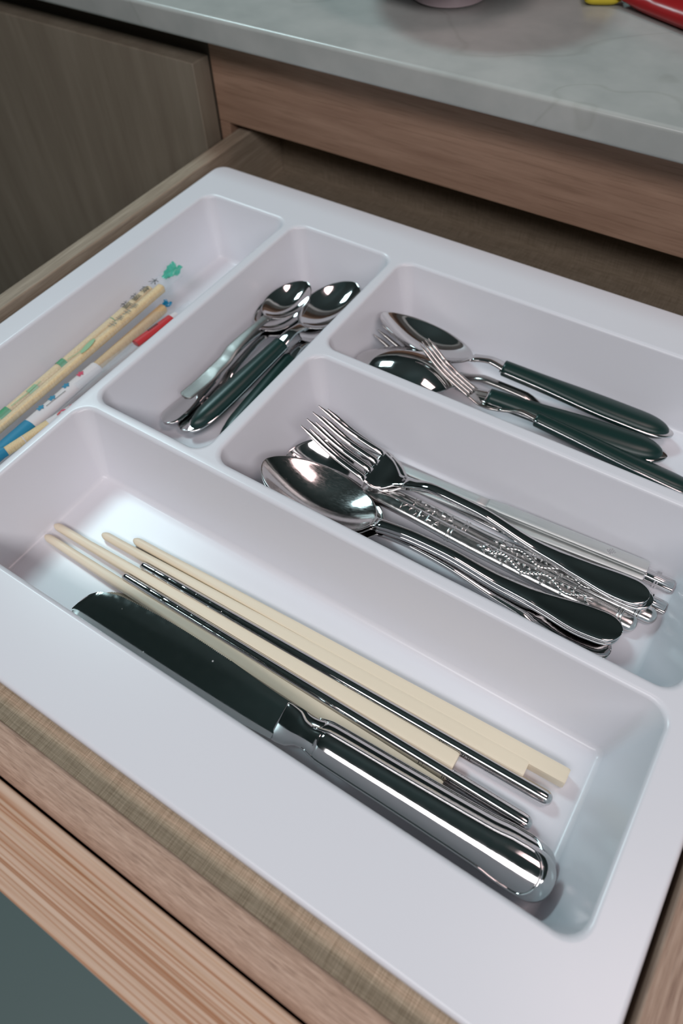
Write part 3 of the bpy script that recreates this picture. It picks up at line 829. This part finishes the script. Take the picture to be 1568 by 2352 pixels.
# tan pair in a white paper sleeve with flowers
w2 = thing('wrapped_chopsticks', 'tan bamboo chopsticks half in a white paper sleeve with blue and pink flowers', 'chopsticks', group='wrapped bamboo chopsticks in the side compartment')
stickm(w2, 'chopstick', .215, .0010, 0, .0088, BAMBOO2)
tube(w2, 'sleeve', .030, .116, 0, 0, .0142, .0100, PAPER, .02, 8, n=16)
band(w2, 'blue_band', -.02, .031, 0, 0, .0150, .0106, BLUEINK)
tube(w2, 'wrapper', .114, .214, -.0012, 0, .0140, .0098, FILM, .05, 15, False, True, 30)
crumple(w2, 'wrapper_end', .2135, .223, .0008, .002, .0075, .002, BLUEFILM, 9)
zt2 = lambda x, y: .0054 - 8 * y * y
for (x, y, m_) in ((.098, .0020, PINKINK), (.080, .0026, BLUEINK), (.062, .0022, BLUEINK), (.048, .0024, BLUEINK)):
    P = []
    for k in range(5):
        a = k * 1.257
        e = ellipse(x + .0022 * math.cos(a), y + .0015 * math.sin(a), .0018, .0012, a, 8)
        P.append(([(px, py, zt2(px, py)) for px, py in e], [tuple(range(8))]))
    v, f = join(P); mesh('printed_flower', v, f, m_, w2, False)
decal(w2, 'printed_stem', [(.052, -.001), (.075, -.0022), (.075, -.0016), (.052, -.0004)], GREYINK, zt2)
aim(w2, (.03, 0, 0), (.215, 0, 0), (-0.04175, 0.07906, -0.02700), (-0.04528, 0.20077, -0.02700))

# clear sleeve with a red label
w3 = thing('chopstick_sleeve', 'thin clear sleeve with a red label and white tip beside the divider', 'wrapper')
tube(w3, 'sleeve', .015, .128, 0, 0, .0070, .0036, FILM, .04, 21, n=24)
o = tube(w3, 'red_label', .070, .106, -.0004, .0004, .0074, .0044, REDINK, 0, 3, n=8)
tube(w3, 'white_tip', .1062, .1115, -.0004, .0004, .0056, .0040, PAPER, 0, 3, n=5)
P = []
rr = random.Random(5)
for i in range(6):
    x = .084 + .0017 * i; P.append(([(x, -.0002, .0027), (x + .0011, -.0002, .0027), (x + .0011, .0018, .0026), (x, .0018, .0026)], [(0, 1, 2, 3)]))
v, f = join(P); mesh('printed_text', v, f, BLACK, w3, False)
aim(w3, (.070, 0, 0), (.106, 0, 0), (-0.03238, 0.16037, -0.02200), (-0.02978, 0.19073, -0.02200))

# front pair, white paper with red marks and a blue tip
w4 = thing('wrapped_chopsticks', 'pale chopsticks in a narrow white sleeve with red marks, nearest the divider', 'chopsticks', group='wrapped bamboo chopsticks in the side compartment')
stickm(w4, 'chopstick', .062, .0000, 0, .0095, BAMBOO, x0=-.006)
tube(w4, 'sleeve', .052, .150, 0, 0, .0120, .0104, PAPER, .02, 31, n=16)
band(w4, 'blue_tip', -.012, .0045, .0010, 0, .0108, .0104, BLUEINK)
zt4 = lambda x, y: .0056 - 8 * y * y
for i in range(4):
    decal(w4, 'printed_mark', ellipse(.066 + .0052 * i, .0004 + .0008 * math.sin(i * 2.2), .0030, .0011, .35 * (-1) ** i, 9), PINKINK if i % 2 else REDINK, zt4)
for i in range(3):
    decal(w4, 'printed_dot', ellipse(.092 + .010 * i, .0012 * (-1) ** i, .0013, .0007, .8, 8), BLUEINK, zt4)
band(w4, 'wrapper_tie', .0236, .0246, 0, 0, .0098, .0098, PAPER)
aim(w4, (0, 0, 0), (.052, 0, 0), (-0.03721, 0.05507, -0.02550), (-0.03111, 0.08467, -0.02550))

# ---------------------------------------------------------------- on the counter
BOWLM = mat('pink_ceramic', (.70, .57, .60), .35)
b = thing('bowl', 'pinkish ceramic bowl on a narrow foot at the back of the counter', 'bowl', (.0285, .4375, CT))
def lathe(prof, n=48):
    return loft([[(r_ * math.cos(a), r_ * math.sin(a), z) for a in np.linspace(0, 2 * math.pi, n + 1)[:-1]] for r_, z in prof], True, True)
v, f = lathe([(.0225, 0), (.0245, .0012), (.0238, .006), (.022, .009)]); o = mesh('foot', v, f, BOWLM, b); sharp(o, 40)
v, f = lathe([(.022, .0085), (.040, .0135), (.056, .0220), (.066, .0320), (.071, .0420), (.0695, .0430), (.064, .0335), (.054, .0240), (.038, .0165), (.012, .0140)]); mesh('bowl_body', v, f, BOWLM, b)
p = thing('snack_packet', 'red plastic snack packet with a yellow end lying on the counter', 'packet', (.151, .466, CT))
REDPL = mat('red_packet_plastic', (.33, .012, .014), .3); YELPL = mat('yellow_packet_plastic', (.62, .50, .03), .35)
def pillow(cx, cy, lx, ly, h, rot, m, name, seed, par):
    rr = random.Random(seed); V = []; F = []; n, k = 13, 9
    for sg in (1, -1):
        for i in range(n):
            for j in range(k):
                u, w = 2 * i / (n - 1) - 1, 2 * j / (k - 1) - 1
                z = h / 2 + sg * (h / 2) * max(0, (1 - u ** 4) * (1 - w ** 4)) ** .6 + (rr.uniform(-.0007, .0007) if sg > 0 and abs(u) < 1 and abs(w) < 1 else 0)
                x, y = u * lx / 2, w * ly / 2
                V.append((cx + x * math.cos(rot) - y * math.sin(rot), cy + x * math.sin(rot) + y * math.cos(rot), max(z, .0003)))
        o_ = (0 if sg > 0 else n * k)
        for i in range(n - 1):
            for j in range(k - 1):
                q = (o_ + i * k + j, o_ + i * k + j + 1, o_ + (i + 1) * k + j + 1, o_ + (i + 1) * k + j); F.append(q if sg < 0 else q[::-1])
    return mesh(name, V, F, m, par)
pillow(.022, .004,   .080, .044, .012, -.42, REDPL, 'packet_body', 2, p)
pillow(-.0330, .0060, .022, .020, .007, .45, YELPL, 'yellow_end', 3, p)
